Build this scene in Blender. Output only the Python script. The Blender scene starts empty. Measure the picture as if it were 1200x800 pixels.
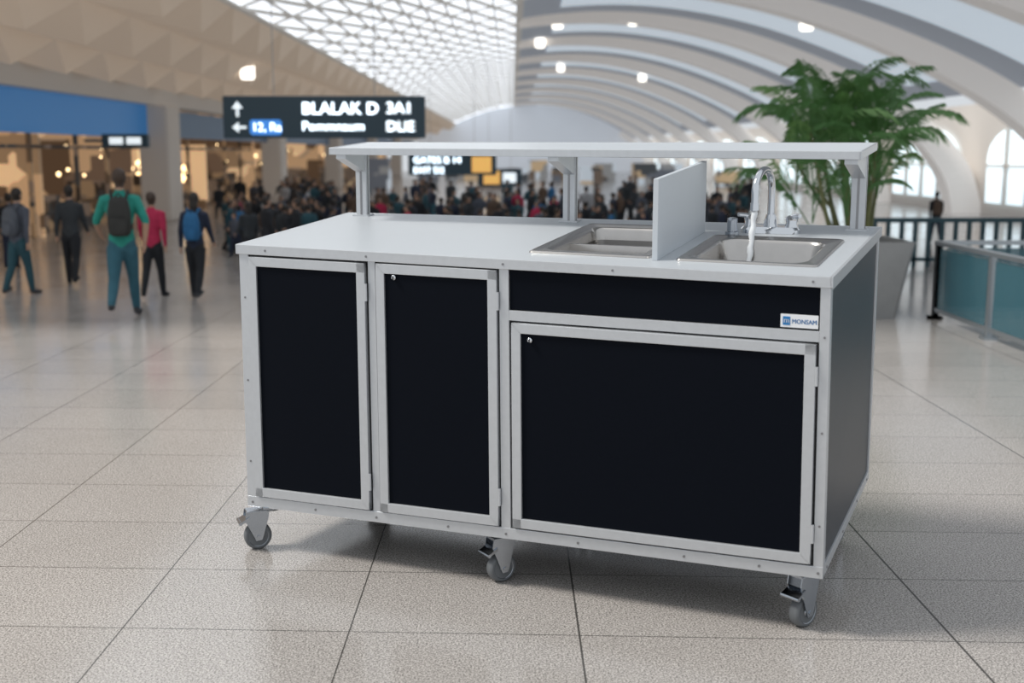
import bpy, bmesh, math, random
import numpy as np
from mathutils import Vector, Matrix
random.seed(7)
scn = bpy.context.scene
scn.view_settings.view_transform = 'Standard'
scn.view_settings.look = 'None'

# ------------------------------------------------------------------ materials
def mat(name, col, rough=0.5, metal=0.0, emit=None, estr=0.0, noise=0.0, nscale=20.0, bump=0.0, bscale=60.0, spec=None, alpha=None, trans=0.0):
    m = bpy.data.materials.new(name); m.use_nodes = True
    nt = m.node_tree; b = nt.nodes['Principled BSDF']
    b.inputs['Base Color'].default_value = (*col, 1)
    b.inputs['Roughness'].default_value = rough
    b.inputs['Metallic'].default_value = metal
    if spec is not None: b.inputs['Specular IOR Level'].default_value = spec
    if trans: b.inputs['Transmission Weight'].default_value = trans
    if alpha is not None: b.inputs['Alpha'].default_value = alpha
    if emit is not None:
        b.inputs['Emission Color'].default_value = (*emit, 1)
        b.inputs['Emission Strength'].default_value = estr
    if noise > 0 or bump > 0:
        tc = nt.nodes.new('ShaderNodeTexCoord')
    if noise > 0:
        n = nt.nodes.new('ShaderNodeTexNoise'); n.inputs['Scale'].default_value = nscale; n.inputs['Detail'].default_value = 4
        nt.links.new(tc.outputs['Object'], n.inputs['Vector'])
        r = nt.nodes.new('ShaderNodeMix'); r.data_type = 'RGBA'
        r.inputs['A'].default_value = (*[c*(1-noise) for c in col], 1)
        r.inputs['B'].default_value = (*[min(1, c*(1+noise)) for c in col], 1)
        nt.links.new(n.outputs['Fac'], r.inputs['Factor'])
        nt.links.new(r.outputs['Result'], b.inputs['Base Color'])
    if bump > 0:
        n2 = nt.nodes.new('ShaderNodeTexNoise'); n2.inputs['Scale'].default_value = bscale
        nt.links.new(tc.outputs['Object'], n2.inputs['Vector'])
        bp = nt.nodes.new('ShaderNodeBump'); bp.inputs['Strength'].default_value = bump; bp.inputs['Distance'].default_value = 0.002
        nt.links.new(n2.outputs['Fac'], bp.inputs['Height'])
        nt.links.new(bp.outputs['Normal'], b.inputs['Normal'])
    return m

def patchy(name, cols, scale=(1,1,1), vscale=1.2, estr=0.35, rough=.7):
    """cellular patchwork of colours (stocked shelves, interior light put in as glow)"""
    m=bpy.data.materials.new(name); m.use_nodes=True; nt=m.node_tree; b=nt.nodes['Principled BSDF']; b.inputs['Roughness'].default_value=rough
    tc=nt.nodes.new('ShaderNodeTexCoord'); mp=nt.nodes.new('ShaderNodeMapping'); mp.inputs['Scale'].default_value=scale
    vo=nt.nodes.new('ShaderNodeTexVoronoi'); vo.inputs['Scale'].default_value=vscale; vo.distance='CHEBYCHEV'
    sp=nt.nodes.new('ShaderNodeSeparateColor'); cr=nt.nodes.new('ShaderNodeValToRGB'); cr.color_ramp.interpolation='CONSTANT'
    nt.links.new(tc.outputs['Object'],mp.inputs[0]); nt.links.new(mp.outputs[0],vo.inputs['Vector']); nt.links.new(vo.outputs['Color'],sp.inputs[0]); nt.links.new(sp.outputs[0],cr.inputs[0])
    els=cr.color_ramp.elements
    while len(els)<len(cols): els.new(.5)
    for i,c in enumerate(cols): els[i].position=i/len(cols); els[i].color=(*c,1)
    nt.links.new(cr.outputs[0],b.inputs['Base Color']); nt.links.new(cr.outputs[0],b.inputs['Emission Color']); b.inputs['Emission Strength'].default_value=estr
    return m

def mk(name, verts, faces, mats, midx=None, smooth=False, parent=None):
    me = bpy.data.meshes.new(name); me.from_pydata([tuple(v) for v in verts], [], faces)
    if not isinstance(mats, (list, tuple)): mats = [mats]
    for m in mats: me.materials.append(m)
    if midx is not None: me.polygons.foreach_set('material_index', midx)
    if smooth: me.polygons.foreach_set('use_smooth', [True]*len(me.polygons))
    me.update()
    o = bpy.data.objects.new(name, me); scn.collection.objects.link(o)
    if parent is not None: o.parent = parent
    return o

def empty(name, loc=(0,0,0), rz=0.0):
    e = bpy.data.objects.new(name, None); scn.collection.objects.link(e)
    e.location = loc; e.rotation_euler = (0,0,rz); e.empty_display_size = 0.1
    return e

class MB:
    """mesh accumulator"""
    def __init__(s): s.v=[]; s.f=[]; s.m=[]
    def add(s, vs, fs, m=0):
        o=len(s.v); s.v+= [tuple(v) for v in vs]; s.f+=[tuple(i+o for i in f) for f in fs]; s.m+=[m]*len(fs)
    def box(s, x0,x1,y0,y1,z0,z1, m=0, bev=0.0):
        if bev<=0:
            vs=[(x0,y0,z0),(x1,y0,z0),(x1,y1,z0),(x0,y1,z0),(x0,y0,z1),(x1,y0,z1),(x1,y1,z1),(x0,y1,z1)]
            s.add(vs,[(0,3,2,1),(4,5,6,7),(0,1,5,4),(1,2,6,5),(2,3,7,6),(3,0,4,7)],m); return
        bm=bmesh.new(); bmesh.ops.create_cube(bm,size=1)
        for v in bm.verts:
            v.co=Vector(((x0+x1)/2+v.co.x*(x1-x0),(y0+y1)/2+v.co.y*(y1-y0),(z0+z1)/2+v.co.z*(z1-z0)))
        bmesh.ops.bevel(bm,geom=bm.edges[:],offset=bev,segments=2,affect='EDGES',profile=0.5)
        bm.verts.index_update()
        s.add([v.co[:] for v in bm.verts],[[v.index for v in f.verts] for f in bm.faces],m); bm.free()
    def obox(s, p0,p1,w,h,m=0,upv=(0,0,1)):
        p0=Vector(p0);p1=Vector(p1);d=(p1-p0).normalized();u=Vector(upv)
        sd=d.cross(u).normalized();u=sd.cross(d).normalized()
        vs=[]
        for p in (p0,p1):
            for a,b in ((-1,-1),(1,-1),(1,1),(-1,1)): vs.append(p+sd*a*w/2+u*b*h/2)
        s.add(vs,[(0,3,2,1),(4,5,6,7),(0,1,5,4),(1,2,6,5),(2,3,7,6),(3,0,4,7)],m)
    def loft(s, rings, m=0, cap=True):
        n=len(rings[0]); vs=[p for r in rings for p in r]; fs=[]
        for i in range(len(rings)-1):
            for j in range(n):
                a=i*n+j;b=i*n+(j+1)%n
                fs.append((a,b,b+n,a+n))
        if cap:
            fs.append(tuple(reversed(range(n)))); fs.append(tuple(range((len(rings)-1)*n,len(rings)*n)))
        s.add(vs,fs,m)
    def tube(s, pts, rad, m=0, n=12, cap=True, ry=None):
        pts=[Vector(p) for p in pts]
        if not isinstance(rad,(list,tuple)): rad=[rad]*len(pts)
        rings=[]; ref=None
        for i,p in enumerate(pts):
            d=(pts[min(i+1,len(pts)-1)]-pts[max(i-1,0)]).normalized()
            if ref is None:
                ref=Vector((1,0,0)) if abs(d.x)<.8 else Vector((0,1,0))
            a=(ref-d*ref.dot(d)).normalized(); ref=a; b=d.cross(a)
            r=rad[i]; r2=r*(ry if ry else 1)
            rings.append([p+a*math.cos(t)*r+b*math.sin(t)*r2 for t in [2*math.pi*k/n for k in range(n)]])
        s.loft(rings,m,cap)
    def ell(s, c, rx,ry,rz, m=0, nu=12, nv=8):
        rings=[]
        for i in range(nv+1):
            t=-math.pi/2+math.pi*(i+0.02)/(nv+0.04)
            rings.append([(c[0]+rx*math.cos(t)*math.cos(2*math.pi*k/nu),c[1]+ry*math.cos(t)*math.sin(2*math.pi*k/nu),c[2]+rz*math.sin(t)) for k in range(nu)])
        s.loft(rings,m)
    def obj(s,name,mats,smooth=False,parent=None,fn=None):
        vs=[fn(v) for v in s.v] if fn else s.v
        o=mk(name,vs,s.f,mats,s.m,smooth,parent)
        if smooth: 
            try: o.data.set_sharp_from_angle(angle=math.radians(40))
            except Exception: pass
        return o

# ------------------------------------------------------------------ palette
M={}
M['alu']=mat('brushed_aluminium',(0.60,0.62,0.645),0.34,0.55,noise=0.06,nscale=60)
M['gap_dark']=mat('shadow_gap_black',(0.01,0.01,0.012),0.6)
M['panel']=mat('black_laminate_panel',(0.0030,0.0045,0.0085),0.55,spec=0.07,noise=0.15,nscale=200,bump=0.1,bscale=500)
M['sidepanel']=mat('black_laminate_side',(0.018,0.024,0.034),0.36,spec=0.45,bump=0.2,bscale=500)
M['top']=mat('grey_laminate_top',(0.46,0.49,0.52),0.38,noise=0.03,nscale=150)
M['shelf']=mat('white_laminate_shelf',(0.56,0.60,0.64),0.35,noise=0.02,nscale=100)
M['steel']=mat('stainless_steel',(0.52,0.50,0.48),0.25,1.0,noise=0.08,nscale=30)
M['steel_shade']=mat('steel_well_shade',(0.26,0.25,0.24),0.3,1.0,noise=0.1,nscale=30)  # darker copy of the steel, shade of the basin depth put into colour
M['steel_dark']=mat('steel_drain',(0.08,0.08,0.085),0.3,0.9)
M['chrome']=mat('chrome',(0.72,0.74,0.77),0.07,1.0)
M['rubber']=mat('grey_rubber_tyre',(0.13,0.14,0.15),0.6)
M['zinc']=mat('zinc_caster',(0.42,0.45,0.49),0.2,1.0)
M['white']=mat('white_label',(0.85,0.87,0.9),0.4)
M['blue']=mat('label_blue',(0.02,0.2,0.5),0.4)
M['water']=mat('water',(0.94,0.97,1.0),0.10,0.0,trans=0.10)
M['screw']=mat('screw_head',(0.3,0.3,0.31),0.3,0.9)

# ------------------------------------------------------------------ camera
f_px=1362.; cam_h=1.202; pitch=math.atan(220/1362.)
cd=bpy.data.cameras.new('camera'); cam=bpy.data.objects.new('camera',cd); scn.collection.objects.link(cam)
cd.sensor_width=36; cd.lens=f_px/1200*36; cd.clip_end=300
cam.location=(0,0,cam_h); cam.rotation_euler=(math.pi/2-pitch,0,0)
cd.dof.use_dof=True; cd.dof.focus_distance=3.35; cd.dof.aperture_fstop=2.5
scn.camera=cam

# ------------------------------------------------------------------ CART
W,D,H0,H=1.759,0.80,0.157,0.957
yaw=-0.395
cart=empty('portable_sink_cart',(-0.8417,3.4463,0),yaw)
disp={(0,0,1):(0.032,0.01,-0.019),(1,0,1):(-0.018,-0.015,-0.044),(0,1,1):(-0.046,-0.013,0.036),(1,1,1):(0.013,0.01,0.027),
(0,0,0):(0.031,0.009,-0.021),(1,0,0):(-0.008,-0.004,-0.002),(1,1,0):(0.017,0.015,0.045),(0,1,0):(0.056,0.028,0.027)}
disp={k:np.array(v) for k,v in disp.items()}
def wp(p):
    # slightly out-of-square carcass, as measured
    u=p[0]/W;v=p[1]/D;w=min(1,max(0,(p[2]-H0)/(H-H0))); s=np.zeros(3)
    for k,dv in disp.items():
        s+=dv*(u if k[0] else 1-u)*(v if k[1] else 1-v)*(w if k[2] else 1-w)
    return (p[0]+s[0],p[1]+s[1],p[2]+s[2])
def part(mb,name,mats,smooth=False): return mb.obj(name,mats,smooth,cart,wp)

b=MB()   # open-topped carcass shell
b.box(0.012,1.748,0.014,0.024,0.172,0.930); b.box(0.012,1.748,0.778,0.788,0.172,0.930)
b.box(0.012,0.020,0.014,0.788,0.172,0.930); b.box(1.740,1.748,0.014,0.788,0.172,0.930)
b.box(0.012,1.748,0.014,0.788,0.172,0.180); b.box(0.875,0.885,0.02,0.78,0.18,0.93)
part(b,'carcass',M['panel'])
b=MB()
fy0,fy1=-0.002,0.026
b.box(0.0,0.033,fy0,fy1,H0,0.930,bev=.0012)
b.box(1.737,1.762,fy0,fy1,H0,0.930,bev=.0012)
b.box(0.450,0.474,fy0+.002,fy1,H0,0.930,bev=.001)
b.box(0.868,0.897,fy0,fy1,H0,0.930,bev=.001)
b.box(0.0,1.762,fy0-.001,fy1,H0,0.190,bev=.0015)
b.box(0.897,1.737,fy0,fy1,0.787,0.815,bev=.001)
b.box(1.745,1.762,0.0,D,H0,0.186,bev=.001)
b.box(1.745,1.762,D-.02,D,H0,0.930,bev=.001)
b.box(1.745,1.762,0.0,D,0.918,0.932)
b.box(0,0.014,0,D,H0,0.186); b.box(0,0.014,D-.02,D,H0,0.93); b.box(0,1.762,D-.014,D,H0,0.186); b.box(0,1.762,D-.014,D,0.9,0.93)
part(b,'frame',M['alu'])
b=MB(); b.box(1.744,1.757,0.022,0.785,0.186,0.920); b.box(0.003,0.012,0.022,0.785,0.186,0.92); part(b,'side_panels',M['sidepanel'])
b=MB(); b.box(0.899,1.735,0.004,0.014,0.817,0.929); part(b,'fascia_panel',M['panel'])
def door(name,x0,x1,z0,z1,fw):
    b=MB(); y0,y1=-0.010,0.010
    b.box(x0,x1,y0,y1,z1-fw,z1,bev=.0015); b.box(x0,x1,y0,y1,z0,z0+fw,bev=.0015)
    b.box(x0,x0+fw,y0,y1,z0,z1,bev=.0015); b.box(x1-fw,x1,y0,y1,z0,z1,bev=.0015)
    b.box(x0+fw*.5,x1-fw*.5,-0.003,0.006,z0+fw*.5,z1-fw*.5,1)
    b.box(x0-.005,x1+.005,0.004,0.012,z0-.005,z1+.004,2)  # black backing sheet stands in for shade in the door gap
    part(b,name,[M['alu'],M['panel'],M['gap_dark']])
door('door_left',0.037,0.443,0.194,0.923,0.028)
door('door_middle',0.480,0.863,0.194,0.925,0.028)
door('door_sink',0.906,1.731,0.196,0.782,0.028)
b=MB()
for x,z in ((0.54,0.888),(0.962,0.738)):
    b.tube([(x,-0.003,z),(x,-0.012,z),(x,-0.0145,z)],[.0075,.0075,.005],n=16)
    b.box(x-.0015,x+.0015,-0.016,-0.0135,z-.0045,z+.0045,1)
part(b,'door_locks',[M['chrome'],M['gap_dark']],True)
b=MB()
for x in (.02,.25,.462,.70,.883,1.1,1.4,1.6,1.75):
    b.tube([(x,-0.002,.172),(x,-0.0045,.172)],.0038,n=10)
for z in (.3,.55,.8):
    for x in (.017,1.75): b.tube([(x,-0.001,z),(x,-0.0035,z)],.0032,n=10)
for x in (.1,.45,.883,1.2,1.72): b.tube([(x,-0.008,.943),(x,-0.0115,.943)],.0034,n=10)
for y in (.05,.3,.55,.75): b.tube([(1.76,y,.17),(1.764,y,.17)],.0036,n=10)
part(b,'screws',M['screw'],True)
b=MB()
for x in (0.866,1.734,0.446):
    for z in (.28,.70 if x>1 else .84): b.tube([(x,-.008,z-.025),(x,-.008,z+.025)],.004,n=10)
part(b,'hinges',M['alu'],True)
b=MB(); zt0,zt1=0.934,H
def top(x0,x1,y0,y1): b.box(x0,x1,y0,y1,zt0,zt1)
top(-.002,0.935,-.004,D); top(1.240,1.368,-.004,D); top(1.680,1.761,-.004,D)
top(0.935,1.240,-.004,.142); top(0.935,1.240,.620,D)
top(1.368,1.680,-.004,.122); top(1.368,1.680,.480,D)
part(b,'countertop',M['top'])
b=MB()
b.box(-.006,1.766,-.010,-.003,0.929,H+.0006,bev=.0015); b.box(-.006,1.766,D-.002,D+.005,0.929,H+.0006,bev=.0015)
b.box(-.008,-.001,-.010,D+.005,0.929,H+.0006,bev=.0015); b.box(1.760,1.768,-.010,D+.005,0.929,H+.0006,bev=.0015)
part(b,'countertop_edging',M['alu'])
def rrect(x0,x1,y0,y1,r,z,n=6):
    pts=[]
    for cx,cy,a0 in ((x1-r,y0+r,-90),(x1-r,y1-r,0),(x0+r,y1-r,90),(x0+r,y0+r,180)):
        for k in range(n+1):
            a=math.radians(a0+90*k/n); pts.append((cx+r*math.cos(a),cy+r*math.sin(a),z))
    return pts
def basin(name,x0,x1,y0,y1,il,ir,ifr,ib,depth,rc,taper=.02,dark=False):
    z=H; rings=[]
    rings.append(rrect(x0,x1,y0,y1,.012,z+.0005)); rings.append(rrect(x0+.002,x1-.002,y0+.002,y1-.002,.012,z+.005))
    rings.append(rrect(x0+.006,x1-.006,y0+.006,y1-.006,.014,z+.0065)); rings.append(rrect(x0+.012,x1-.012,y0+.012,y1-.012,.016,z+.004))
    a,bb,c,d=x0+il,x1-ir,y0+ifr,y1-ib
    rings.append(rrect(a-.004,bb+.004,c-.004,d+.004,rc,z+.0038)); rings.append(rrect(a,bb,c,d,rc,z+.001))
    rings.append(rrect(a+.003,bb-.003,c+.003,d-.003,rc,z-.008))
    t=taper
    if dark: rings.append(rrect(a+t*.3,bb-t*.3,c+t*.3,d-t*.3,rc,z-.035))
    rings.append(rrect(a+t*.8,bb-t*.8,c+t*.8,d-t*.8,rc,z-depth+.025)); rings.append(rrect(a+t*1.3,bb-t*1.3,c+t*1.3,d-t*1.3,rc,z-depth+.006))
    rings.append(rrect(a+t*2.2,bb-t*2.2,c+t*2.2,d-t*2.2,rc,z-depth))
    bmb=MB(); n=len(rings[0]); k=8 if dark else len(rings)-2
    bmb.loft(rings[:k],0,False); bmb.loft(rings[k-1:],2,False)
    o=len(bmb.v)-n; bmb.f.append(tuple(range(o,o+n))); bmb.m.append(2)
    cx,cy=(a+bb)/2,(c+d)/2
    bmb.tube([(cx,cy,z-depth+.001),(cx,cy,z-depth+.004)],.03,1,n=20)
    part(bmb,name,[M['steel'],M['steel_dark'],M['steel_shade']],True)
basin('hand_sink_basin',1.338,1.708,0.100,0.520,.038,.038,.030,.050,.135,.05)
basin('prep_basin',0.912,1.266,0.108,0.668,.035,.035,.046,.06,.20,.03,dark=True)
b=MB(); b.box(0.950,1.228,0.36,0.372,H-.10,H-.012,bev=.002); b.tube([(1.09,.27,H-.199),(1.09,.27,H-.15)],.035,n=20)
part(b,'prep_basin_insert',M['steel'],True)
b=MB(); b.box(1.279,1.294,0.085,0.600,H,1.168,bev=.001); part(b,'divider_panel',M['shelf'])
b=MB()
PX=(0.082,0.828,1.708); py=0.735; ZS=1.180
for x in PX:
    b.box(x-.020,x+.020,py-.016,py+.016,H,ZS-.001,bev=.002)
    b.box(x-.0035,x+.0035,py-.0175,py-.0155,H,ZS-.002,1)
    b.box(x+.0195,x+.0215,py-.004,py+.004,H,ZS-.002,1)
    b.box(x-.030,x+.030,py-.026,py+.026,H,H+.005)
part(b,'shelf_posts',[M['alu'],M['screw']])
b=MB()
for x in PX:
    s=[(x-.018,py-.016,ZS-.070),(x-.018,py-.016,ZS),(x-.018,py-.175,ZS),(x-.018,py-.175,ZS-.014)]
    vs=s+[(q[0]+.036,q[1],q[2]) for q in s]
    b.add(vs,[(0,1,2,3),(7,6,5,4),(0,3,7,4),(3,2,6,7),(2,1,5,6),(1,0,4,5)])
part(b,'shelf_brackets',M['alu'])
SX0,SX1,SY0,SY1=0.046,1.733,0.555,0.850
b=MB(); b.box(SX0+.003,SX1-.003,SY0,SY1,ZS+.002,ZS+.0215,0); part(b,'serving_shelf',M['shelf'])
b=MB()
b.box(SX0-.002,SX1+.002,SY0-.006,SY0+.001,ZS,ZS+.0235,bev=.0015); b.box(SX0-.002,SX1+.002,SY1-.001,SY1+.005,ZS,ZS+.0235,bev=.0015)
b.box(SX0-.004,SX0+.003,SY0-.006,SY1+.005,ZS,ZS+.0235,bev=.0015); b.box(SX1-.003,SX1+.004,SY0-.006,SY1+.005,ZS,ZS+.0235,bev=.0015)
part(b,'serving_shelf_edging',M['alu'])
# faucet
b=MB(); fx,fy=1.480,0.625
rings=[rrect(fx-.085,fx+.085,fy-.026,fy+.026,.024,H+.0),rrect(fx-.085,fx+.085,fy-.026,fy+.026,.024,H+.012),rrect(fx-.078,fx+.078,fy-.019,fy+.019,.018,H+.020)]
b.loft(rings)
b.tube([(fx,fy,H+.01),(fx,fy,H+.040),(fx,fy,H+.055)],[.022,.018,.013],n=20)
R0=.066; sdx,sdy=-.16,-.987
ZA=H+.128
pts=[(fx,fy,H+.05),(fx,fy,ZA)]
for k in range(1,15):
    a=math.pi*k/14; q=R0-R0*math.cos(a); pts.append((fx+sdx*q,fy+sdy*q,ZA+R0*math.sin(a)*.95))
ox_,oy_=fx+sdx*2*R0,fy+sdy*2*R0
pts.append((ox_,oy_,ZA-.02)); pts.append((ox_,oy_,ZA-.035))
b.tube(pts,.0105,n=16)
b.tube([(ox_,oy_,ZA-.025),(ox_,oy_,ZA-.045)],.013,n=16)
for sx in (-1,1):
    x=fx+sx*.060
    b.tube([(x,fy,H+.015),(x,fy,H+.03),(x,fy,H+.046),(x,fy,H+.052)],[.021,.016,.018,.010],n=16)
    b.tube([(x,fy,H+.046),(x+sx*.012,fy-.012,H+.052),(x+sx*.028,fy-.03,H+.056)],[.008,.007,.006],n=10)
part(b,'faucet',M['chrome'],True)
b=MB(); b.tube([(1.385,.55,H),(1.385,.55,H+.012),(1.385,.55,H+.014),(1.385,.55,H+.050),(1.385,.55,H+.053)],[.020,.020,.015,.015,.008],n=18)
b.tube([(1.385,.55,H+.048),(1.385,.52,H+.052)],.005,n=8)
part(b,'soap_dispenser',M['zinc'],True)
b=MB()
wp_=[]; rr=[]; zb=H-.133
for k in range(22):
    t=k/21; wp_.append((ox_+.0014*math.sin(k*1.7),oy_-.10*t**1.3,(ZA-.044)*(1-t)+zb*t)); rr.append(.0078+.0014*math.sin(k*1.3)+.001*t)
b.tube(wp_,rr,n=10)
for k in range(22):
    a=k*2.4; q=.008+.0018*k; b.ell((ox_+q*math.cos(a),oy_-.10+q*math.sin(a),zb+.001),.009,.009,.005,0,8,4)
part(b,'water_stream',M['water'],True)
b=MB(); b.box(1.640,1.733,0.0015,0.0045,0.820,0.854,0); b.box(1.646,1.664,0.0005,0.002,0.826,0.848,1); part(b,'maker_label',[M['white'],M['blue']])
def text_mesh(body,size,extr=0.0):
    cu=bpy.data.curves.new('txt','FONT'); cu.body=body; cu.size=size; cu.extrude=extr; cu.resolution_u=3
    o=bpy.data.objects.new('txt',cu); scn.collection.objects.link(o)
    dg=bpy.context.evaluated_depsgraph_get(); me=bpy.data.meshes.new_from_object(o.evaluated_get(dg))
    bpy.data.objects.remove(o); vs=[v.co.copy() for v in me.vertices]; fs=[tuple(p.vertices) for p in me.polygons]
    bpy.data.meshes.remove(me); return vs,fs
def text_into(b,body,size,fn,m=0,bold=0.0):
    vs,fs=text_mesh(body,size)
    b.add([fn(v) for v in vs],fs,m)
    if bold:
        b.add([fn(v+Vector((bold,0,0))) for v in vs],fs,m); b.add([fn(v+Vector((bold*.5,bold*.5,0))) for v in vs],fs,m)
b=MB(); text_into(b,'MONSAM',.0160,lambda v:(1.668+v.x*.90,0.0008,0.831+v.y),0,.0006); text_into(b,'m',.02,lambda v:(1.6475+v.x,-.0002,0.832+v.y),1,.0004)
part(b,'label_lettering',[M['blue'],M['white']])

def caster(name,x,y,ang,cx,cy):
    """x,y wheel contact in cart frame; cx,cy swivel position"""
    px,py_,zt=wp((cx,cy,H0))
    e=empty(name,(x,y,0),ang); e.parent=cart
    ca,sa=math.cos(-ang),math.sin(-ang); dx,dy=px-x,py_-y; ox,oy=ca*dx-sa*dy,sa*dx+ca*dy
    b=MB(); R=.042
    b.box(ox-.040,ox+.040,oy-.034,oy+.034,zt-.005,zt+.001,bev=.001)
    b.tube([(ox,oy,zt-.005),(ox,oy,zt-.010),(ox,oy,zt-.016)],[.028,.030,.026],n=20)
    zc=zt-.016
    b.box(-.024,.024,-.034,.034,zc-.006,zc+.002,bev=.001)
    for sx in (-1,1):
        xx=sx*.0215
        prof=[(-.036,zc),(.034,zc),(.032,zc-.018),(.015,R+.004),(.010,R-.010),(-.008,R-.012),(-.014,R+.002),(-.040,zc-.026)]
        n=len(prof)
        vs=[(xx-.0016,p[0],p[1]) for p in prof]+[(xx+.0016,p[0],p[1]) for p in prof]
        fs=[tuple(range(n)),tuple(reversed(range(n,2*n)))]+[(i,i+n,(i+1)%n+n,(i+1)%n) for i in range(n)]
        b.add(vs,fs)
    b.tube([(-.026,0,R),(.026,0,R)],.006,n=10)
    z1=2*R+.016
    b.add([(-.026,-.026,z1+.010),(.026,-.026,z1+.010),(.028,-.054,z1-.006),(-.028,-.054,z1-.006),(-.026,-.026,z1),(.026,-.026,z1),(.028,-.054,z1-.014),(-.028,-.054,z1-.014)],
          [(0,3,2,1),(4,5,6,7),(0,1,5,4),(1,2,6,5),(2,3,7,6),(3,0,4,7)])
    b.tube([(-.028,-.054,z1-.010),(.028,-.054,z1-.010)],.0055,n=8)
    b.obj('fork',M['zinc'],False,e)
    b=MB()
    def wheel(prof,m):
        rings=[]
        for r,xx in prof: rings.append([(xx,r*math.cos(t),R+r*math.sin(t)) for t in [2*math.pi*k/32 for k in range(32)]])
        b.loft(rings,m)
    wheel([(.030,-.0155),(.037,-.0155),(R-.001,-.012),(R,-.007),(R,.007),(R-.001,.012),(.037,.0155),(.030,.0155)],0)
    wheel([(.008,-.018),(.012,-.018),(.014,-.014),(.029,-.0145),(.031,-.0162),(.031,.0162),(.029,.0145),(.014,.014),(.012,.018),(.008,.018)],1)
    b.obj('wheel',[M['rubber'],M['zinc']],True,e)
caster('caster',0.054,0.020,-0.80,0.062,0.036)
caster('caster.001',0.856,0.053,-0.62,0.860,0.062)
caster('caster.002',1.700,0.058,-0.52,1.702,0.066)
caster('caster.003',0.08,0.74,-0.6,0.08,0.72)
caster('caster.004',0.87,0.74,0.5,0.87,0.72)
caster('caster.005',1.69,0.75,-0.4,1.70,0.73)

# ------------------------------------------------------------------ FLOOR
def floor_mat():
    m=bpy.data.materials.new('terrazzo_floor'); m.use_nodes=True; nt=m.node_tree; N=nt.nodes; L=nt.links
    bs=N['Principled BSDF']; tc=N.new('ShaderNodeTexCoord'); sp=N.new('ShaderNodeSeparateXYZ'); L.new(tc.outputs['Object'],sp.inputs[0])
    def math_(op,a,b=None,c=None):
        n=N.new('ShaderNodeMath'); n.operation=op
        for i,v in enumerate((a,b,c)):
            if v is None: continue
            if isinstance(v,(int,float)): n.inputs[i].default_value=v
            else: L.new(v,n.inputs[i])
        return n.outputs[0]
    x,y=sp.outputs[0],sp.outputs[1]
    xs=math_('SUBTRACT',x,0.17)
    pos=math_('GREATER_THAN',xs,0.0)
    inv=math_('ADD',math_('MULTIPLY',pos,1/0.94-1/0.585),1/0.585)
    u=math_('MULTIPLY',xs,inv)
    v=math_('DIVIDE',math_('SUBTRACT',math_('ADD',y,math_('MULTIPLY',x,0.04)),2.79),0.43)
    def line(t,w):
        fr=math_('FRACT',math_('ADD',t,0.5)); d=math_('ABSOLUTE',math_('SUBTRACT',fr,0.5)); return math_('LESS_THAN',d,w)
    ln=math_('MAXIMUM',line(u,0.0034),line(v,0.0042))
    cv=N.new('ShaderNodeCombineXYZ'); L.new(math_('FLOOR',math_('ADD',u,0.0)),cv.inputs[0]); L.new(math_('FLOOR',v),cv.inputs[1])
    wn=N.new('ShaderNodeTexWhiteNoise'); L.new(cv.outputs[0],wn.inputs['Vector'])
    n1=N.new('ShaderNodeTexNoise'); n1.inputs['Scale'].default_value=210; n1.inputs['Detail'].default_value=3; L.new(tc.outputs['Object'],n1.inputs['Vector'])
    vo=N.new('ShaderNodeTexVoronoi'); vo.inputs['Scale'].default_value=300; L.new(tc.outputs['Object'],vo.inputs['Vector'])
    n3=N.new('ShaderNodeTexNoise'); n3.inputs['Scale'].default_value=1.3; n3.inputs['Detail'].default_value=3; L.new(tc.outputs['Object'],n3.inputs['Vector'])
    cr=N.new('ShaderNodeValToRGB'); cr.color_ramp.elements[0].position=.36; cr.color_ramp.elements[0].color=(.20,.18,.165,1)
    cr.color_ramp.elements[1].position=.60; cr.color_ramp.elements[1].color=(.61,.565,.525,1)
    L.new(n1.outputs['Fac'],cr.inputs[0])
    mx=N.new('ShaderNodeMix'); mx.data_type='RGBA'; mx.blend_type='MULTIPLY'; mx.inputs['Factor'].default_value=.40
    vg=N.new('ShaderNodeRGBToBW'); L.new(vo.outputs['Color'],vg.inputs[0])
    L.new(cr.outputs[0],mx.inputs['A']); L.new(vg.outputs[0],mx.inputs['B'])
    hs=N.new('ShaderNodeHueSaturation'); hs.inputs['Saturation'].default_value=.80; L.new(mx.outputs['Result'],hs.inputs['Color'])
    val=math_('ADD',math_('ADD',math_('MULTIPLY',wn.outputs['Value'],.09),math_('MULTIPLY',n3.outputs['Fac'],.20)),1.0)
    L.new(val,hs.inputs['Value'])
    m2=N.new('ShaderNodeMix'); m2.data_type='RGBA'; L.new(ln,m2.inputs['Factor']); L.new(hs.outputs[0],m2.inputs['A']); m2.inputs['B'].default_value=(.08,.075,.07,1)
    L.new(m2.outputs['Result'],bs.inputs['Base Color'])
    rg=math_('ADD',math_('MULTIPLY',n3.outputs['Fac'],.14),.08); L.new(rg,bs.inputs['Roughness'])
    bp=N.new('ShaderNodeBump'); bp.inputs['Strength'].default_value=.06; bp.inputs['Distance'].default_value=.001
    L.new(n1.outputs['Fac'],bp.inputs['Height']); L.new(bp.outputs[0],bs.inputs['Normal'])
    return m
mk('floor',[(-14,-6,0),(14,-6,0),(14,84,0),(-14,84,0)],[(0,1,2,3)],floor_mat())

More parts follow.
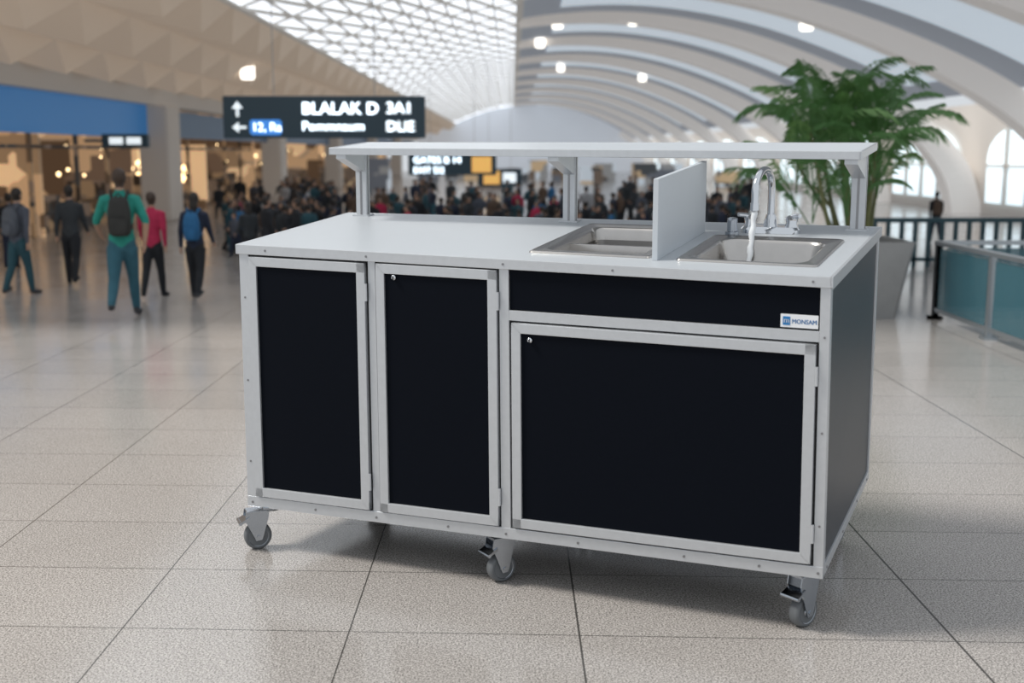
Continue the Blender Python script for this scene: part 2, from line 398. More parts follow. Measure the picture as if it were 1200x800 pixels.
# ------------------------------------------------------------------ HALL
M['beige']=mat('ceiling_beige_fill_glow',(0.60,0.49,0.39),0.8,emit=(0.58,0.47,0.37),estr=.30,noise=.08,nscale=.8)  # fill glow added to brighten the hall, no lamp behind the ceiling
M['rib']=mat('white_rib',(0.76,0.73,0.70),0.6,emit=(0.78,0.74,0.71),estr=.25)  # ribs carry the added fill glow
M['vault']=mat('vault_panel',(0.38,0.41,0.46),0.7,emit=(0.42,0.46,0.53),estr=.22,noise=.10,nscale=.5)  # vault panels carry the added fill glow
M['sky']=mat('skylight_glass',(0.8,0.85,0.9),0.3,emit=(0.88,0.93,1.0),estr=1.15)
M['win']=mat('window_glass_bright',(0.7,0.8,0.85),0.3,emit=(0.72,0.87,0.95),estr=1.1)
M['mull']=mat('mullion_white',(0.48,0.46,0.43),0.6,emit=(.52,.5,.47),estr=.28)  # mullions carry the added fill glow
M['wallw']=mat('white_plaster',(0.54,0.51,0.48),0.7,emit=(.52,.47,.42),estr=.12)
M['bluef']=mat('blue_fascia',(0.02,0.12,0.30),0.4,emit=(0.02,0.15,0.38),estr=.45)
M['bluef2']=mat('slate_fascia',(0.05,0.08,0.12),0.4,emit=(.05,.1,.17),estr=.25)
M['shop']=patchy('shop_interior_warm',[(.10,.06,.035),(.50,.32,.18),(.26,.17,.10),(.80,.54,.31),(.14,.09,.06),(.38,.26,.17)],(1,.8,1.2),1.8,.55)  # warm shop lighting put into the wall pattern as glow
M['shopc']=mat('shop_ceiling',(0.4,0.32,0.24),0.7,emit=(.45,.34,.24),estr=.25)  # ceiling glow stands in for the shop lighting
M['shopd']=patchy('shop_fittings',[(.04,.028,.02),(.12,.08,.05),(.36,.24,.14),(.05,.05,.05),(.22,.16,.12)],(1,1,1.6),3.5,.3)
M['glow']=mat('warm_lamp',(1,.8,.5),0.5,emit=(1,.70,.36),estr=4.0)
M['dl']=mat('downlight',(1,1,1),0.5,emit=(1,.93,.82),estr=2.4)
M['navy']=mat('sign_navy',(0.010,0.024,0.036),0.4,emit=(.02,.05,.07),estr=.2)
M['signw']=mat('sign_white',(0.9,.95,1),0.5,emit=(.85,.95,1),estr=.75)
M['signb']=mat('sign_blue',(0.05,.2,.6),0.5,emit=(.05,.25,.7),estr=.7)
M['signy']=mat('sign_yellow',(0.8,.45,.1),0.5,emit=(.9,.5,.15),estr=.55)
M['far']=mat('far_wall_haze',(0.50,.53,.57),0.8,emit=(.55,.58,.63),estr=.45,noise=.1,nscale=.4)  # distance haze put into the wall colour and a low glow
M['rod']=mat('suspension_rod',(.4,.4,.4),.5)
SEC=[(-6.5,2.43),(-5.1,2.75),(-3.7,3.28),(-2.4,3.80),(-1.0,4.2),(1,4.45),(3,4.35),(5,3.85),(7,2.95),(8.4,2.0),(9.2,1.0),(9.5,0.0)]
def secpt(t):
    i=min(int(t),len(SEC)-2); f=t-i
    P=[Vector(SEC[max(0,min(len(SEC)-1,i+k))]) for k in (-1,0,1,2)]
    return 0.5*((2*P[1])+(P[2]-P[0])*f+(2*P[0]-5*P[1]+4*P[2]-P[3])*f*f+(3*P[1]-P[0]-3*P[2]+P[3])*f**3)
Y0,Y1=8.0,80.0
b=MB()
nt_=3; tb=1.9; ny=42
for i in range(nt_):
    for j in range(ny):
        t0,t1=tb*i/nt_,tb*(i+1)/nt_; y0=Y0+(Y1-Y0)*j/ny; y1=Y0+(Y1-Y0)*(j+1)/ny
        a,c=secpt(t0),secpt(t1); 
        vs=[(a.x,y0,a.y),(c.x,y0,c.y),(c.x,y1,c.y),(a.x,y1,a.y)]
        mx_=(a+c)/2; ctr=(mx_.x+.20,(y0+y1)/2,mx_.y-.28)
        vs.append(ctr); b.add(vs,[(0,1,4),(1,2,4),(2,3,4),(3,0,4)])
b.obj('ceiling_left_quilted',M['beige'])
# skylight
b=MB(); ts=4.6
rings=[]
K=10
for k in range(K+1):
    p=secpt(tb+(ts-tb)*k/K); rings.append((p.x,p.y))
for k in range(K):
    b.add([(rings[k][0],Y0,rings[k][1]),(rings[k+1][0],Y0,rings[k+1][1]),(rings[k+1][0],Y1,rings[k+1][1]),(rings[k][0],Y1,rings[k][1])],[(0,1,2,3)],0)
for k in range(K+1):
    wd=.16 if k in (0,K) else .04
    b.obox((rings[k][0],Y0,rings[k][1]-.02),(rings[k][0],Y1,rings[k][1]-.02),wd,.035,1)
y=Y0
while y<Y1-4:
    for k in range(K): b.obox((rings[k][0],y,rings[k][1]-.02),(rings[k+1][0],y,rings[k+1][1]-.02),.06,.035,1)
    for k in range(0,K,2): 
        b.obox((rings[k][0],y,rings[k][1]-.02),(rings[min(K,k+2)][0],y+4.4,rings[min(K,k+2)][1]-.02),.10,.05,1)
    y+=2.2
b.obj('ceiling_skylight',[M['sky'],M['mull']])
# right vault
b=MB(); K=28; T1=8.75
sec=[secpt(ts+(T1-ts)*k/K) for k in range(K+1)]
for k in range(K):
    b.add([(sec[k].x,Y0,sec[k].y),(sec[k+1].x,Y0,sec[k+1].y),(sec[k+1].x,Y1,sec[k+1].y),(sec[k].x,Y1,sec[k].y)],[(0,1,2,3)])
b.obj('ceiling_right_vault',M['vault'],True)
b=MB(); yy=13.0; ribs=[]
while yy<78: ribs.append(yy); yy+=5.2+ (yy-14)*.05
SWP=.55
for r0,r1 in zip(ribs[:-1],ribs[1:]):
    a0=r0+(r1-r0)*.34;a1=r0+(r1-r0)*.74
    for k in range(3,K-2):
        s0,s1=(9.5-sec[k].x)*SWP,(9.5-sec[k+1].x)*SWP
        if a1+s0>Y1: continue
        b.add([(sec[k].x-.02,a0+s0,sec[k].y-.03),(sec[k+1].x-.02,a0+s1,sec[k+1].y-.03),(sec[k+1].x-.02,a1+s1,sec[k+1].y-.03),(sec[k].x-.02,a1+s0,sec[k].y-.03)],[(0,1,2,3)])
M['strip']=mat('glazed_strip',(0.6,0.66,0.72),0.3,emit=(0.66,0.76,0.86),estr=.50)
b.obj('ceiling_glazed_strips',M['strip'])
full=[secpt(ts+(11-ts)*k/44) for k in range(45)]
b=MB()
for ry in ribs:
    n=len(full); wdt=.95
    for i in range(n-1):
        a,c=full[i],full[i+1]
        da=(full[min(i+1,n-1)]-full[max(i-1,0)]).normalized(); dc=(full[min(i+2,n-1)]-full[i]).normalized()
        def nrm(d,i):
            q=Vector((d.y,-d.x))
            if q.y>0 and i<=30: q=-q
            if i>30: q=Vector((-abs(q.x),min(q.y,-q.y)))
            return q
        na=nrm(da,i); nc=nrm(dc,i+1)
        dep=lambda i:.16+.40*(i/(n-1))
        ai,ci=a+na*dep(i),c+nc*dep(i+1)
        sh=lambda p:(9.5-p.x)*SWP
        if ry+wdt+sh(a)>Y1: continue
        vs=[(a.x,ry+sh(a),a.y),(a.x,ry+wdt+sh(a),a.y),(ai.x,ry+wdt*.7+sh(a),ai.y),(ai.x,ry+.15+sh(a),ai.y),
            (c.x,ry+sh(c),c.y),(c.x,ry+wdt+sh(c),c.y),(ci.x,ry+wdt*.7+sh(c),ci.y),(ci.x,ry+.15+sh(c),ci.y)]
        b.add(vs,[(0,4,5,1),(1,5,6,2),(2,6,7,3),(3,7,4,0)])
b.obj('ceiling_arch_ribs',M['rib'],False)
b=MB(); 
b.box(9.45,9.6,Y0,Y1,0,2.2,1)
for i,(r0,r1) in enumerate(zip(ribs[:-1],ribs[1:])):
    a0=r0+1.2;a1=r1-.3; n=10
    arc=[(9.40,a0,.25)]+[(9.40,(a0+a1)/2-(a1-a0)/2*math.cos(math.pi*k/n),1.15+.65*math.sin(math.pi*k/n)) for k in range(n+1)]+[(9.40,a1,.25)]
    b.add(arc,[tuple(range(len(arc)))],0)
    for q in (.25,.5,.75):
        yq=a0+(a1-a0)*q; b.box(9.33,9.40,yq-.04,yq+.04,.25,1.7,1)
    b.box(9.33,9.40,a0,a1,.95,1.0,1)
b.obj('window_arched_row',[M['win'],M['wallw']])
b=MB(); b.box(-6.4,9.4,Y1,Y1+.2,0,4.5,0); b.obj('wall_end',M['far'])
cols=[21.3,31.5,42,53,65]
b=MB()
b.box(-6.75,-6.3,10.0,80,2.06,2.42,0)
for c in cols: b.box(-6.65,-6.1,c-.35,c+.45,0,2.06,0,bev=.05)
b.box(-6.75,-6.4,11.0,12.6,0,2.1,1)
b.box(-13,-6.76,10,80,2.40,2.46,0)
b.obj('wall_left_colonnade',[M['wallw'],M['bluef2']])
b=MB(); b.box(-6.60,-6.45,12.6,20.9,1.48,2.05,0); 
b.box(-6.60,-6.45,21.8,31.1,1.50,2.0,1)
for c0,c1 in zip(cols[1:],cols[2:]+[78]): b.box(-6.60,-6.45,c0+.5,c1-.4,1.5,2.0,1)
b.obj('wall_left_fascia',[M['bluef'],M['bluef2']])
b=MB()
b.box(-9.6,-9.5,10,80,0,2.4,0); b.box(-9.5,-6.76,10,80,1.62,1.66,2)
for c in cols+[12.0,17.2,26.5]: b.box(-9.5,-6.9,c-.05,c+.05,0,1.6,0)
for k in range(46):
    y=12.5+k*1.35; 
    b.box(-9.45,-9.2,y,y+1.0,0,1.2+.2*random.random(),1); b.box(-7.9,-7.3,y+.2,y+1.0,0,.35+.45*random.random(),1)
for y in (13.9,15.4,16.8,18.6,20.0,23.4,25.0,28.2,29.8): b.box(-6.92,-6.86,y-.03,y+.03,0,1.6,1)
b.box(-6.92,-6.86,12.6,31,1.28,1.33,1)
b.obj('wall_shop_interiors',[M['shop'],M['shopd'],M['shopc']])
b=MB()
for k in range(110):
    y=12.2+random.random()**1.2*42; x=-7.0-random.random()*2.2; z=.75+random.random()*.75; r=.015+random.random()*.028
    b.ell((x,y,z),r,r,r,0,6,4)
for cx,cy in ((-7.6,14.6),(-7.5,15.9),(-7.6,24.0),(-7.2,25.2),(-7.5,27.6)):
    for k in range(34):
        a=random.random()*6.28; h=random.random(); r=.22*math.sin(math.pi*(.15+.8*h)); b.ell((cx+r*math.cos(a),cy+r*math.sin(a),.60+.44*h),.03,.03,.035,0,6,4)
    b.tube([(cx,cy,1.02),(cx,cy,1.61)],.006,n=6)
b.obj('shop_pendant_lamps',M['glow'])
b=MB()
for t,y in ((1.15,22),(5.05,29),(5.9,27.6),(4.9,34),(7.2,22),(6.5,33),(5.4,44),(6.8,42)):
    p=secpt(t); b.tube([(p.x,y,p.y-.02),(p.x,y,p.y-.22),(p.x,y,p.y-.26)],[.13,.13,.11],n=14)
b.obj('ceiling_downlights',M['dl'])

def sign(name,x0,x1,y,z0,z1,rods=True,top=3.4):
    e=empty(name,((x0+x1)/2,y,(z0+z1)/2)); w=(x1-x0)/2;h=(z1-z0)/2
    b=MB(); b.box(-w,w,0,.12,-h,h,0,bev=.01)
    if rods:
        for s_ in (-.5,.5): b.tube([(w*s_,.06,h),(w*s_,.06,top-(z0+z1)/2)],.006,1,n=6)
    b.obj('panel',[M['navy'],M['rod']],False,e); return e,w,h
e,w,h=sign('overhead_direction_sign',-3.42,-1.03,14.0,1.385,1.875)
b=MB()
F=lambda ox,oz:(lambda v:(ox+v.x,-.012,oz+v.y))
text_into(b,'BLALAK D',.20,F(-.27,.03),0,.018); text_into(b,'Pommnaum',.155,F(-.27,-.16),0,.014)
text_into(b,'3A1',.19,F(.72,.035),0,.03); text_into(b,'DLIE',.17,F(.72,-.17),0,.03)
def arrow(cx,cz,s,ang,m):
    pts=[(-.5,-.1),(.05,-.1),(.05,-.4),(.55,0),(.05,.4),(.05,.1),(-.5,.1)]
    ca,sa=math.cos(ang),math.sin(ang)
    b.add([(cx+s*(ca*p[0]-sa*p[1]),-.012,cz+s*(sa*p[0]+ca*p[1])) for p in pts],[tuple(range(len(pts)))],m)
arrow(-1.02,.09,.17,math.pi/2,0); arrow(-1.0,-.12,.16,math.pi,0)
rr_=rrect(-.88,-.50,-.21,-.03,.04,0); b.add([(p[0],-.012,p[1]) for p in [(q[0],0,q[1]) for q in rr_]],[tuple(range(len(rr_)))],1) if False else b.add([(p[0],-.012,p[1]) for p in rr_],[tuple(range(len(rr_)))],1)
text_into(b,'12, Ra',.14,lambda v:(-.86+v.x,-.016,-.165+v.y),0,.008)
b.obj('lettering',[M['signw'],M['signb']],False,e)
e,w,h=sign('fascia_sign',-5.92,-5.25,17.0,1.29,1.48,False)
b=MB(); b.box(-.22,-.02,-.012,-.008,-.05,.05); b.box(.03,.24,-.012,-.008,-.05,.05); b.obj('lettering',M['signw'],False,e)
b=MB(); b.box(-.6,.2,.05,.09,-.02,.02); b.obj('bracket_arm',M['navy'],False,e)
e,w,h=sign('gate_sign',-2.65,-.4,30.0,.66,1.20,True,3.6)
b=MB(); text_into(b,'GATES B 14',.24,F(-1.0,.03),0,.02); text_into(b,'EXIT D2',.22,F(-1.0,-.22),0,.02); b.box(.5,1.0,-.012,-.008,-.2,.2,1)
b.obj('lettering',[M['signw'],M['signy']],False,e)
e,w,h=sign('kiosk_sign',-1.05,.3,36.0,.2,.75,True,4.0)
b=MB(); b.box(-.5,.0,-.012,-.008,-.2,.2,0); b.box(.1,.5,-.012,-.008,-.15,.15,1); b.obj('lettering',[M['signy'],M['signw']],False,e)
M['kio']=patchy('kiosk_front',[(.05,.055,.06),(.22,.22,.22),(.10,.11,.13),(.45,.33,.2),(.5,.55,.6),(.12,.09,.07)],(1,1,1.3),1.3,.5)
b=MB(); 
for k in range(15):
    x=-6.2+k*1.0; y=40+random.random()*20; hh=.55+.5*random.random(); b.box(x,x+.9,y,y+1,0,hh,random.choice([0,0,0,0,1]))
b.obj('distant_kiosks',[M['kio'],M['shop']])

# ------------------------------------------------------------------ railing
M['glass']=mat('teal_glass',(0.05,0.15,0.19),0.08,0.0,alpha=.72)
M['railm']=mat('rail_steel',(0.38,0.42,0.45),0.3,0.8)
M['raild']=mat('rail_dark_teal',(0.04,0.09,0.11),0.4,0.3)
b=MB()
def rail(p0,p1,n,hgt):
    p0=Vector(p0);p1=Vector(p1)
    b.obox(p0+Vector((0,0,hgt)),p1+Vector((0,0,hgt)),.06,.03,0); b.obox(p0+Vector((0,0,.07)),p1+Vector((0,0,.07)),.03,.03,0)
    for i in range(n+1):
        q=p0.lerp(p1,i/n); b.box(q.x-.02,q.x+.02,q.y-.02,q.y+.02,0,hgt,0,bev=.003); b.box(q.x-.045,q.x+.045,q.y-.045,q.y+.045,0,.02,0)
    for i in range(n):
        q0=p0.lerp(p1,(i+.06)/n); q1=p0.lerp(p1,(i+.94)/n)
        b.obox(q0+Vector((0,0,hgt*.54)),q1+Vector((0,0,hgt*.54)),.012,hgt*.78,1)
rail((3.12,4.6,0),(3.12,8.5,0),4,.56); rail((3.12,8.5,0),(9.2,8.5,0),6,.56)
b.obj('glass_balustrade',[M['railm'],M['glass']])
b=MB(); b.obox((3.6,12.5,.50),(9.3,12.5,.50),.06,.05); b.obox((3.6,12.5,.08),(9.3,12.5,.08),.04,.04)
for k in range(40): b.box(3.6+k*.145-.02,3.6+k*.145+.02,12.48,12.52,0,.5)
b.obj('picket_railing',M['raild'])

# ------------------------------------------------------------------ planter + palm
M['plant']=mat('planter_concrete',(0.36,0.36,0.36),0.6,noise=.1,nscale=12)
M['soil']=mat('soil',(0.05,0.035,0.025),0.9,noise=.4,nscale=30)
M['stem']=mat('palm_stem',(0.16,0.17,0.07),0.6,noise=.3,nscale=25)
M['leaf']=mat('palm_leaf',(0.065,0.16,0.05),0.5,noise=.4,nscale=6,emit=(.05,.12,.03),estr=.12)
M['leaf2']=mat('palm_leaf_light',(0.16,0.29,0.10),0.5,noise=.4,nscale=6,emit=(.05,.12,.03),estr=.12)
palm=empty('potted_palm',(2.56,8.75,0))
b=MB()
b.loft([rrect(-.27,.27,-.27,.27,.03,0),rrect(-.36,.36,-.36,.36,.03,.57),rrect(-.33,.33,-.33,.33,.03,.57),rrect(-.32,.32,-.32,.32,.03,.50)],0)
b.box(-.315,.315,-.315,.315,.49,.505,1); b.obj('planter',[M['plant'],M['soil']],False,palm)
random.seed(11)
b=MB(); fr=[]
for k in range(14):
    a=k*2.4+random.random()*.5; r0=.05+.14*random.random(); lean=.05+.20*random.random()
    bx_,by_=r0*math.cos(a),r0*math.sin(a)
    top_=(bx_+lean*math.cos(a)-.14,by_+lean*math.sin(a)*.8,.92+.62*random.random())
    b.tube([(bx_,by_,.48),((bx_*.6+top_[0]*.4),(by_*.6+top_[1]*.4),.8),top_],[.020,.015,.010],n=7)
    for j in range(6): fr.append((Vector(top_),j*1.05+random.random()*1.0))
b.obj('stems',M['stem'],True,palm)
b=MB()
def frond(base,az,L,elev,droop):
    pts=[];p=base.copy();e=elev;n=22
    for i in range(n+1):
        pts.append(p.copy()); d=Vector((math.cos(az)*math.cos(e),math.sin(az)*math.cos(e),math.sin(e))); p=p+d*(L/n); e-=droop/n*(0.2+1.5*i/n)
    b.tube([pts[i] for i in range(0,n+1,2)],[.006-.0004*i for i in range(0,12)],0,n=5)
    m=random.choice([0,1,1,2])
    for i in range(4,n+1):
        for half in (0,.5):
            if i+half>n: continue
            q=pts[i] if not half else (pts[i]+pts[min(i+1,n)])/2
            t=(i+half)/n; d=(pts[min(i+1,n)]-pts[i-1]).normalized(); sd=d.cross(Vector((0,0,1))).normalized(); upn=sd.cross(d)
            ll=L*.34*math.sin(math.pi*(.14+.76*t))*(.8+.4*random.random())
            for s_ in (-1,1):
                dir_=(d*1.1+sd*s_*.55+upn*.15).normalized(); tip=q+dir_*ll+Vector((0,0,-ll*.55)); mid=q+dir_*ll*.52+Vector((0,0,-ll*.08)); wv=d*.0055+Vector((0,0,.003))
                b.add([q,mid+wv,tip,mid-wv],[(0,1,2,3)],m)
for base,az in fr:
    frond(base-Vector((0,0,random.random()*.35)),az,.55+.28*random.random(),math.radians(random.uniform(52,89)),random.uniform(1.1,2.3))
b.obj('fronds',[M['leaf'],M['leaf'],M['leaf2']],False,palm)

# ------------------------------------------------------------------ PEOPLE
def person_mesh(name,mats,pose,voxel=.009,hair_long=False):
    """1-unit tall figure, facing +Y. mats: skin,hair,top,trousers,shoes"""
    b=MB(); prim=[]
    def limb(pts,rad,m,n=10,ry=None):
        b.tube(pts,rad,0,n=n,ry=ry)
        for i in range(len(pts)-1): prim.append((Vector(pts[i]),Vector(pts[i+1]),rad[i],rad[i+1],m))
    lean=pose.get('lean',.0)
    def tz(z,dy=0): return Vector((0,dy+lean*(z-.5),z))
    ring=[(.455,.070,.052),(.49,.086,.060),(.53,.090,.062),(.58,.080,.055),(.63,.077,.052),(.70,.090,.058),(.76,.103,.058),(.80,.100,.052),(.825,.070,.042),(.84,.036,.034),(.875,.029,.031),(.90,.03,.033)]
    rings=[]
    for z,rx,ry in ring:
        c=tz(z); rings.append([(c.x+rx*math.cos(t),c.y+ry*math.sin(t),c.z) for t in [2*math.pi*k/16 for k in range(16)]])
    b.loft(rings)
    prim.append((tz(.60),tz(.78),.075,.09,2)); prim.append((tz(.55),tz(.60),.085,.08,2)); prim.append((tz(.45)+Vector((.03,0,0)),tz(.515)+Vector((.03,0,0)),.06,.06,3)); prim.append((tz(.45)-Vector((.03,0,0)),tz(.515)-Vector((.03,0,0)),.06,.06,3))
    prim.append((tz(.848),tz(.89),.034,.030,0))
    hc=tz(.933)+Vector((0,.010,0))
    b.ell(hc+Vector((0,-.004,.012)),.043,.052,.055); b.ell(hc+Vector((0,.012,-.025)),.033,.038,.042)
    b.ell(hc+Vector((0,.052,-.008)),.008,.012,.014,0,8,6)
    for s_ in (-1,1): b.ell(hc+Vector((s_*.044,-.002,-.004)),.006,.011,.016,0,8,6)
    prim.append((hc+Vector((0,.022,-.030)),hc+Vector((0,.030,.010)),.036,.036,0)); prim.append((hc+Vector((0,.045,-.01)),hc+Vector((0,.055,-.01)),.012,.012,0))
    for s_ in (-1,1): prim.append((hc+Vector((s_*.046,-.002,-.012)),hc+Vector((s_*.046,-.002,.002)),.012,.012,0))
    prim.append((hc+Vector((0,-.018,-.015)),hc+Vector((0,-.008,.030)),.048,.050,1))
    b.ell(hc+Vector((0,-.012,.018)),.048,.054,.056)
    if hair_long:
        b.ell(hc+Vector((0,-.035,-.045)),.042,.026,.075); prim.append((hc+Vector((0,-.040,.0)),hc+Vector((0,-.045,-.10)),.045,.04,1))
    for s_,key in ((-1,'L'),(1,'R')):
        sw,kb=pose.get('leg'+key,(0,.1))
        hip=Vector((s_*.045,0,.485)); a=sw
        knee=hip+Vector((s_*.010,math.sin(a)*.225,-math.cos(a)*.225)); a2=a-kb
        ank=knee+Vector((s_*.006,math.sin(a2)*.215,-math.cos(a2)*.215))
        limb([hip,hip.lerp(knee,.5),knee,knee.lerp(ank,.35),ank],[.058,.050,.038,.037,.027],3)
        ft=pose.get('foot'+key,-a2*.5)
        fd=Vector((s_*.15,math.cos(ft),math.sin(ft))).normalized()
        heel=ank+Vector((0,-.012,-.026))-fd*.012; toe=heel+fd*.125
        limb([heel+Vector((0,0,.006)),heel.lerp(toe,.45)+Vector((0,0,.004)),toe],[.024,.025,.018],4,n=8)
    for s_,key in ((-1,'L'),(1,'R')):
        sw,eb,out=pose.get('arm'+key,(0,.3,.12))
        sh=tz(.795)+Vector((s_*.098,0,0)); dv=Vector((s_*math.sin(out),math.sin(sw)*math.cos(out),-math.cos(sw)*math.cos(out)))
        el=sh+dv*.165; a2=sw+eb; ofn=out*.3 if not pose.get('flare') else -.1
        dv2=Vector((s_*math.sin(ofn),math.sin(a2)*math.cos(ofn),-math.cos(a2)*math.cos(ofn))); wr=el+dv2*.14
        limb([sh+Vector((-s_*.03,0,.0)),sh,sh.lerp(el,.5),el],[.042,.039,.034,.028],2)
        limb([el,el.lerp(wr,.4),wr],[.026,.023,.016],0 if pose.get('short') else 2)
        palm_=wr+dv2*.035; limb([wr,palm_],[.014,.017],0,n=8,ry=.7)
        sdv=Vector((0,1,0))
        for q,ln_ in ((-1.5,.03),(-.5,.037),(.5,.04),(1.5,.034)):
            f0=palm_+sdv*q*.009; limb([f0,f0+dv2*ln_*.6,f0+dv2*ln_+Vector((-s_*.01,0,0))],[.0075,.007,.006],0,n=6)
        limb([wr+dv2*.01+sdv*.012,wr+dv2*.035+sdv*.030],[.008,.007],0,n=6)
    o=b.obj(name+'_tmp',mats[0])
    md=o.modifiers.new('r','REMESH'); md.mode='VOXEL'; md.voxel_size=voxel
    sm=o.modifiers.new('s','SMOOTH'); sm.iterations=2; sm.factor=.5
    dg=bpy.context.evaluated_depsgraph_get(); me=bpy.data.meshes.new_from_object(o.evaluated_get(dg)); 
    om=o.data; bpy.data.objects.remove(o); bpy.data.meshes.remove(om)
    me.name=name; me.materials.clear()
    for m in mats: me.materials.append(m)
    n=len(me.polygons); C=np.zeros(n*3); me.polygons.foreach_get('center',C); C=C.reshape(-1,3)
    best=np.full(n,1e9); idx=np.zeros(n,int)
    for p0,p1,r0,r1,m in prim:
        a=np.array(p0);d=np.array(p1)-a;L2=max(d@d,1e-9); t=np.clip(((C-a)@d)/L2,0,1); dist=np.linalg.norm(C-a-t[:,None]*d,axis=1)-(r0+(r1-r0)*t)
        k=dist<best; best[k]=dist[k]; idx[k]=m
    me.polygons.foreach_set('material_index',idx.astype(np.int32)); me.polygons.foreach_set('use_smooth',[True]*n)
    V=np.zeros(len(me.vertices)*3); me.vertices.foreach_get('co',V); V=V.reshape(-1,3); V[:,2]-=V[:,2].min(); V[:,2]/=V[:,2].max(); me.vertices.foreach_set('co',V.ravel()); me.update()
    return me
SK=mat('skin',(0.42,0.25,0.17),0.55); SK2=mat('skin_dark',(0.18,0.10,0.07),0.55)
HB=mat('hair_dark',(0.02,0.015,0.012),0.6); HBr=mat('hair_brown',(0.05,0.03,0.02),0.6)
def cloth(n,c): return mat('cloth_'+n,c,0.85,noise=.3,nscale=22)
C_teal=cloth('teal',(0.02,0.25,0.20)); C_jean=cloth('jeans',(0.03,0.11,0.15)); C_blk=cloth('black',(0.012,0.014,0.018)); C_grey=cloth('grey',(0.075,0.085,0.11))
C_red=cloth('red',(0.42,0.02,0.07)); C_navy=cloth('navy',(0.015,0.022,0.045)); C_char=cloth('charcoal',(0.03,0.035,0.04)); C_shoe=cloth('shoe',(0.05,0.05,0.055)); C_white=cloth('white',(.35,.35,.36)); C_blue=cloth('blue',(0.02,0.12,0.27)); C_brn=cloth('brown',(0.10,0.065,0.045)); C_dt=cloth('darkteal',(0.02,0.07,0.09))
def backpack(parent,m,s=1.0):
    b=MB()
    rings=[]
    for z,w_,d_ in ((.555,.050,.028),(.575,.068,.040),(.64,.074,.050),(.72,.072,.046),(.79,.058,.034),(.812,.034,.018)):
        rings.append([(p[0],p[1]-.085,z) for p in rrect(-w_*s,w_*s,-d_*s,d_*s,min(w_,d_)*.6,0,4)])
    b.loft(rings)
    b.loft([[(p[0],p[1]-.135*s,z) for p in rrect(-w_,w_,-.018,.018,.014,0,4)] for z,w_ in ((.575,.042),(.585,.052),(.66,.052),(.675,.042))])
    for s_ in (-1,1):
        b.tube([(s_*.045,-.062,.80),(s_*.055,-.02,.85),(s_*.055,.04,.825),(s_*.06,.068,.74),(s_*.07,.045,.66),(s_*.07,-.04,.60)],.0095,n=8)
    b.tube([(-.02,-.08,.812),(0,-.085,.835),(.02,-.08,.812)],.006,n=6)
    return b.obj('backpack',m,True,parent)
def person(name,x,y,h,head,mats,pose,bp=None,long=False):
    e=empty(name,(x,y,0),head); e.scale=(h,h,h)
    me=person_mesh(name+'_body',mats,pose,hair_long=long); o=bpy.data.objects.new('body',me); scn.collection.objects.link(o); o.parent=e
    if bp: backpack(e,bp)
    return e
walkA=dict(legL=(-.34,.50),legR=(.34,.12),armL=(.35,.5,.42),armR=(-.35,.35,.40),lean=.04,flare=True,short=True)
walkB=dict(legL=(.26,.1),legR=(-.24,.3),armL=(-.25,.3,.15),armR=(.3,.4,.15),lean=.03)
walkC=dict(legL=(-.2,.25),legR=(.22,.1),armL=(.3,.4,.15),armR=(-.2,.2,.15),lean=.03)
stand=dict(legL=(.04,.05),legR=(-.05,.06),armL=(.1,1.0,.15),armR=(.05,.3,.12))
person('walking_man',-2.87,8.56,1.10,.22,[SK,HBr,C_teal,C_jean,C_shoe],walkA,cloth('pack_dark',(0.03,0.03,0.028)))
person('walking_person',-4.09,10.79,.92,.1,[SK,HB,C_char,C_blk,C_blk],dict(walkB),None)
person('walking_person',-4.24,9.99,.92,-.35,[SK,HB,C_grey,C_dt,C_shoe],dict(walkC),cloth('pack_grey',(.09,.10,.12)))
person('walking_person',-3.03,9.80,.89,.0,[SK,HBr,C_red,C_blk,C_blk],dict(walkC))
person('walking_woman',-2.64,9.69,.89,-.05,[SK,HB,C_navy,C_blk,C_shoe],dict(walkB),C_blue,long=True)
person('standing_person',-2.62,11.6,.74,.6,[SK,HB,C_char,C_blk,C_blk],dict(stand),None,True)
person('standing_person',-2.40,11.4,.80,-.9,[SK,HB,C_blk,C_navy,C_blk],dict(stand))
person('standing_person',-2.32,12.6,.72,1.6,[SK,HB,C_blk,C_blk,C_blk],dict(stand))
person('standing_person',-5.3,12.3,.80,.3,[SK,HB,C_blk,C_navy,C_blk],dict(walkC))
person('walking_traveller',5.74,15.8,.70,-.1,[SK,HB,C_blk,C_navy,C_blk],dict(walkB),C_brn)

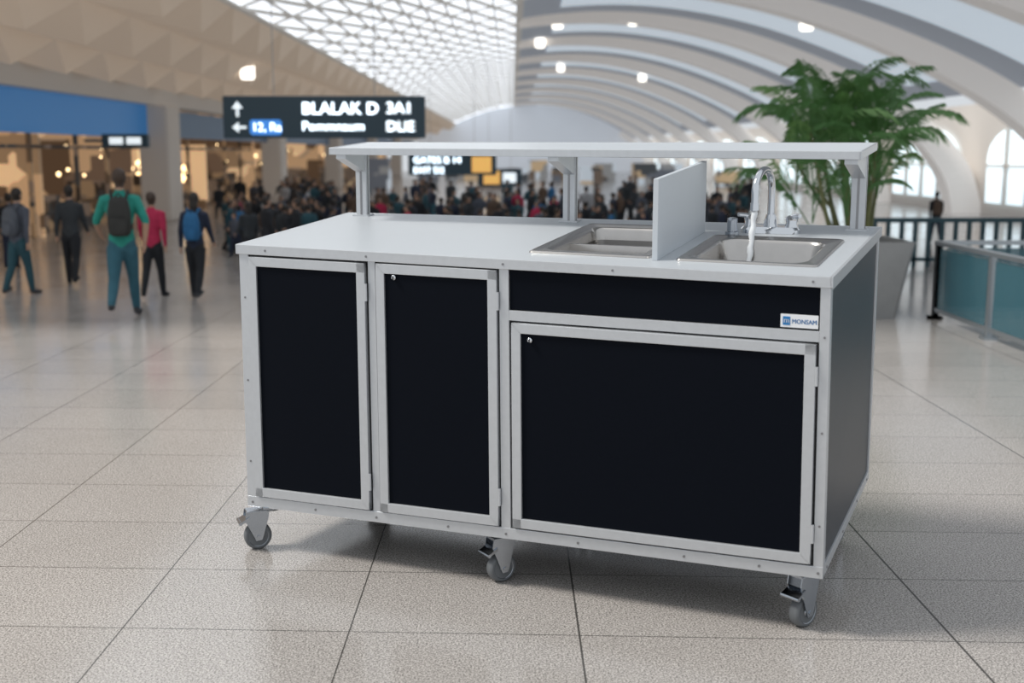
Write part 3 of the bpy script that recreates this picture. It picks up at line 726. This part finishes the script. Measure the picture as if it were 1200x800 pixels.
cm=[SK,HB,HBr,C_blk,C_navy,C_char,C_grey,C_blue,C_red,C_white,C_brn,C_jean,C_dt,SK2]
def vi(l): return [cm.index(m) for m in l]
variants=[]
for ml,ps in (([SK,HB,C_char,C_blk,C_blk],walkB),([SK,HBr,C_grey,C_navy,C_blk],walkC),([SK,HB,C_navy,C_jean,C_blk],stand),([SK2,HB,C_blue,C_blk,C_blk],stand),([SK,HBr,C_red,C_dt,C_blk],walkB),([SK,HB,C_white,C_navy,C_blk],walkC),([SK,HBr,C_brn,C_blk,C_blk],stand),([SK,HB,C_blk,C_char,C_blk],walkB),([SK,HB,C_dt,C_blk,C_blk],walkC)):
    me=person_mesh('v',ml,dict(ps),voxel=.022); n=len(me.vertices); V=np.zeros(n*3); me.vertices.foreach_get('co',V); V=V.reshape(-1,3)
    Fs=[tuple(p.vertices) for p in me.polygons]; loc=vi(ml); mi=[loc[p.material_index] for p in me.polygons]; variants.append((V,Fs,mi)); bpy.data.meshes.remove(me)
allV=[];allF=[];allM=[];off=0
random.seed(5); weights=[6,4,4,1,.5,1.0,2,7,4]
spots=[]
for k in range(240):
    y=13.6+random.random()**1.5*11
    px=random.choice([random.uniform(330,880),random.uniform(330,880),random.uniform(255,420)])
    spots.append(((px-600)/1362*y,y))
for x,y in spots:
    V,Fs,mi=random.choices(variants,weights)[0]; s=random.uniform(.50,.64)*(1+(y-14)*.022); a=random.random()*6.28; ca,sa=math.cos(a),math.sin(a)
    Q=V*s; Q[:,:2]*=1.25; P=np.stack([Q[:,0]*ca-Q[:,1]*sa+x,Q[:,0]*sa+Q[:,1]*ca+y,Q[:,2]],1)
    allV.append(P); allF+=[tuple(i+off for i in f) for f in Fs]; allM+=mi; off+=len(V)
mk('distant_crowd',np.concatenate(allV),allF,cm,allM,True)

# ------------------------------------------------------------------ LIGHT
w=bpy.data.worlds.new('world'); scn.world=w; w.use_nodes=True
bg=w.node_tree.nodes['Background']; bg.inputs[0].default_value=(0.90,0.95,1.0,1); bg.inputs[1].default_value=.74
sd=bpy.data.lights.new('sun','SUN'); sd.energy=2.8; sd.angle=math.radians(14); sd.color=(1,.95,.88)
so=bpy.data.objects.new('sun',sd); scn.collection.objects.link(so)
so.rotation_euler=Vector((0.80,0.02,-1.0)).to_track_quat('-Z','Y').to_euler()
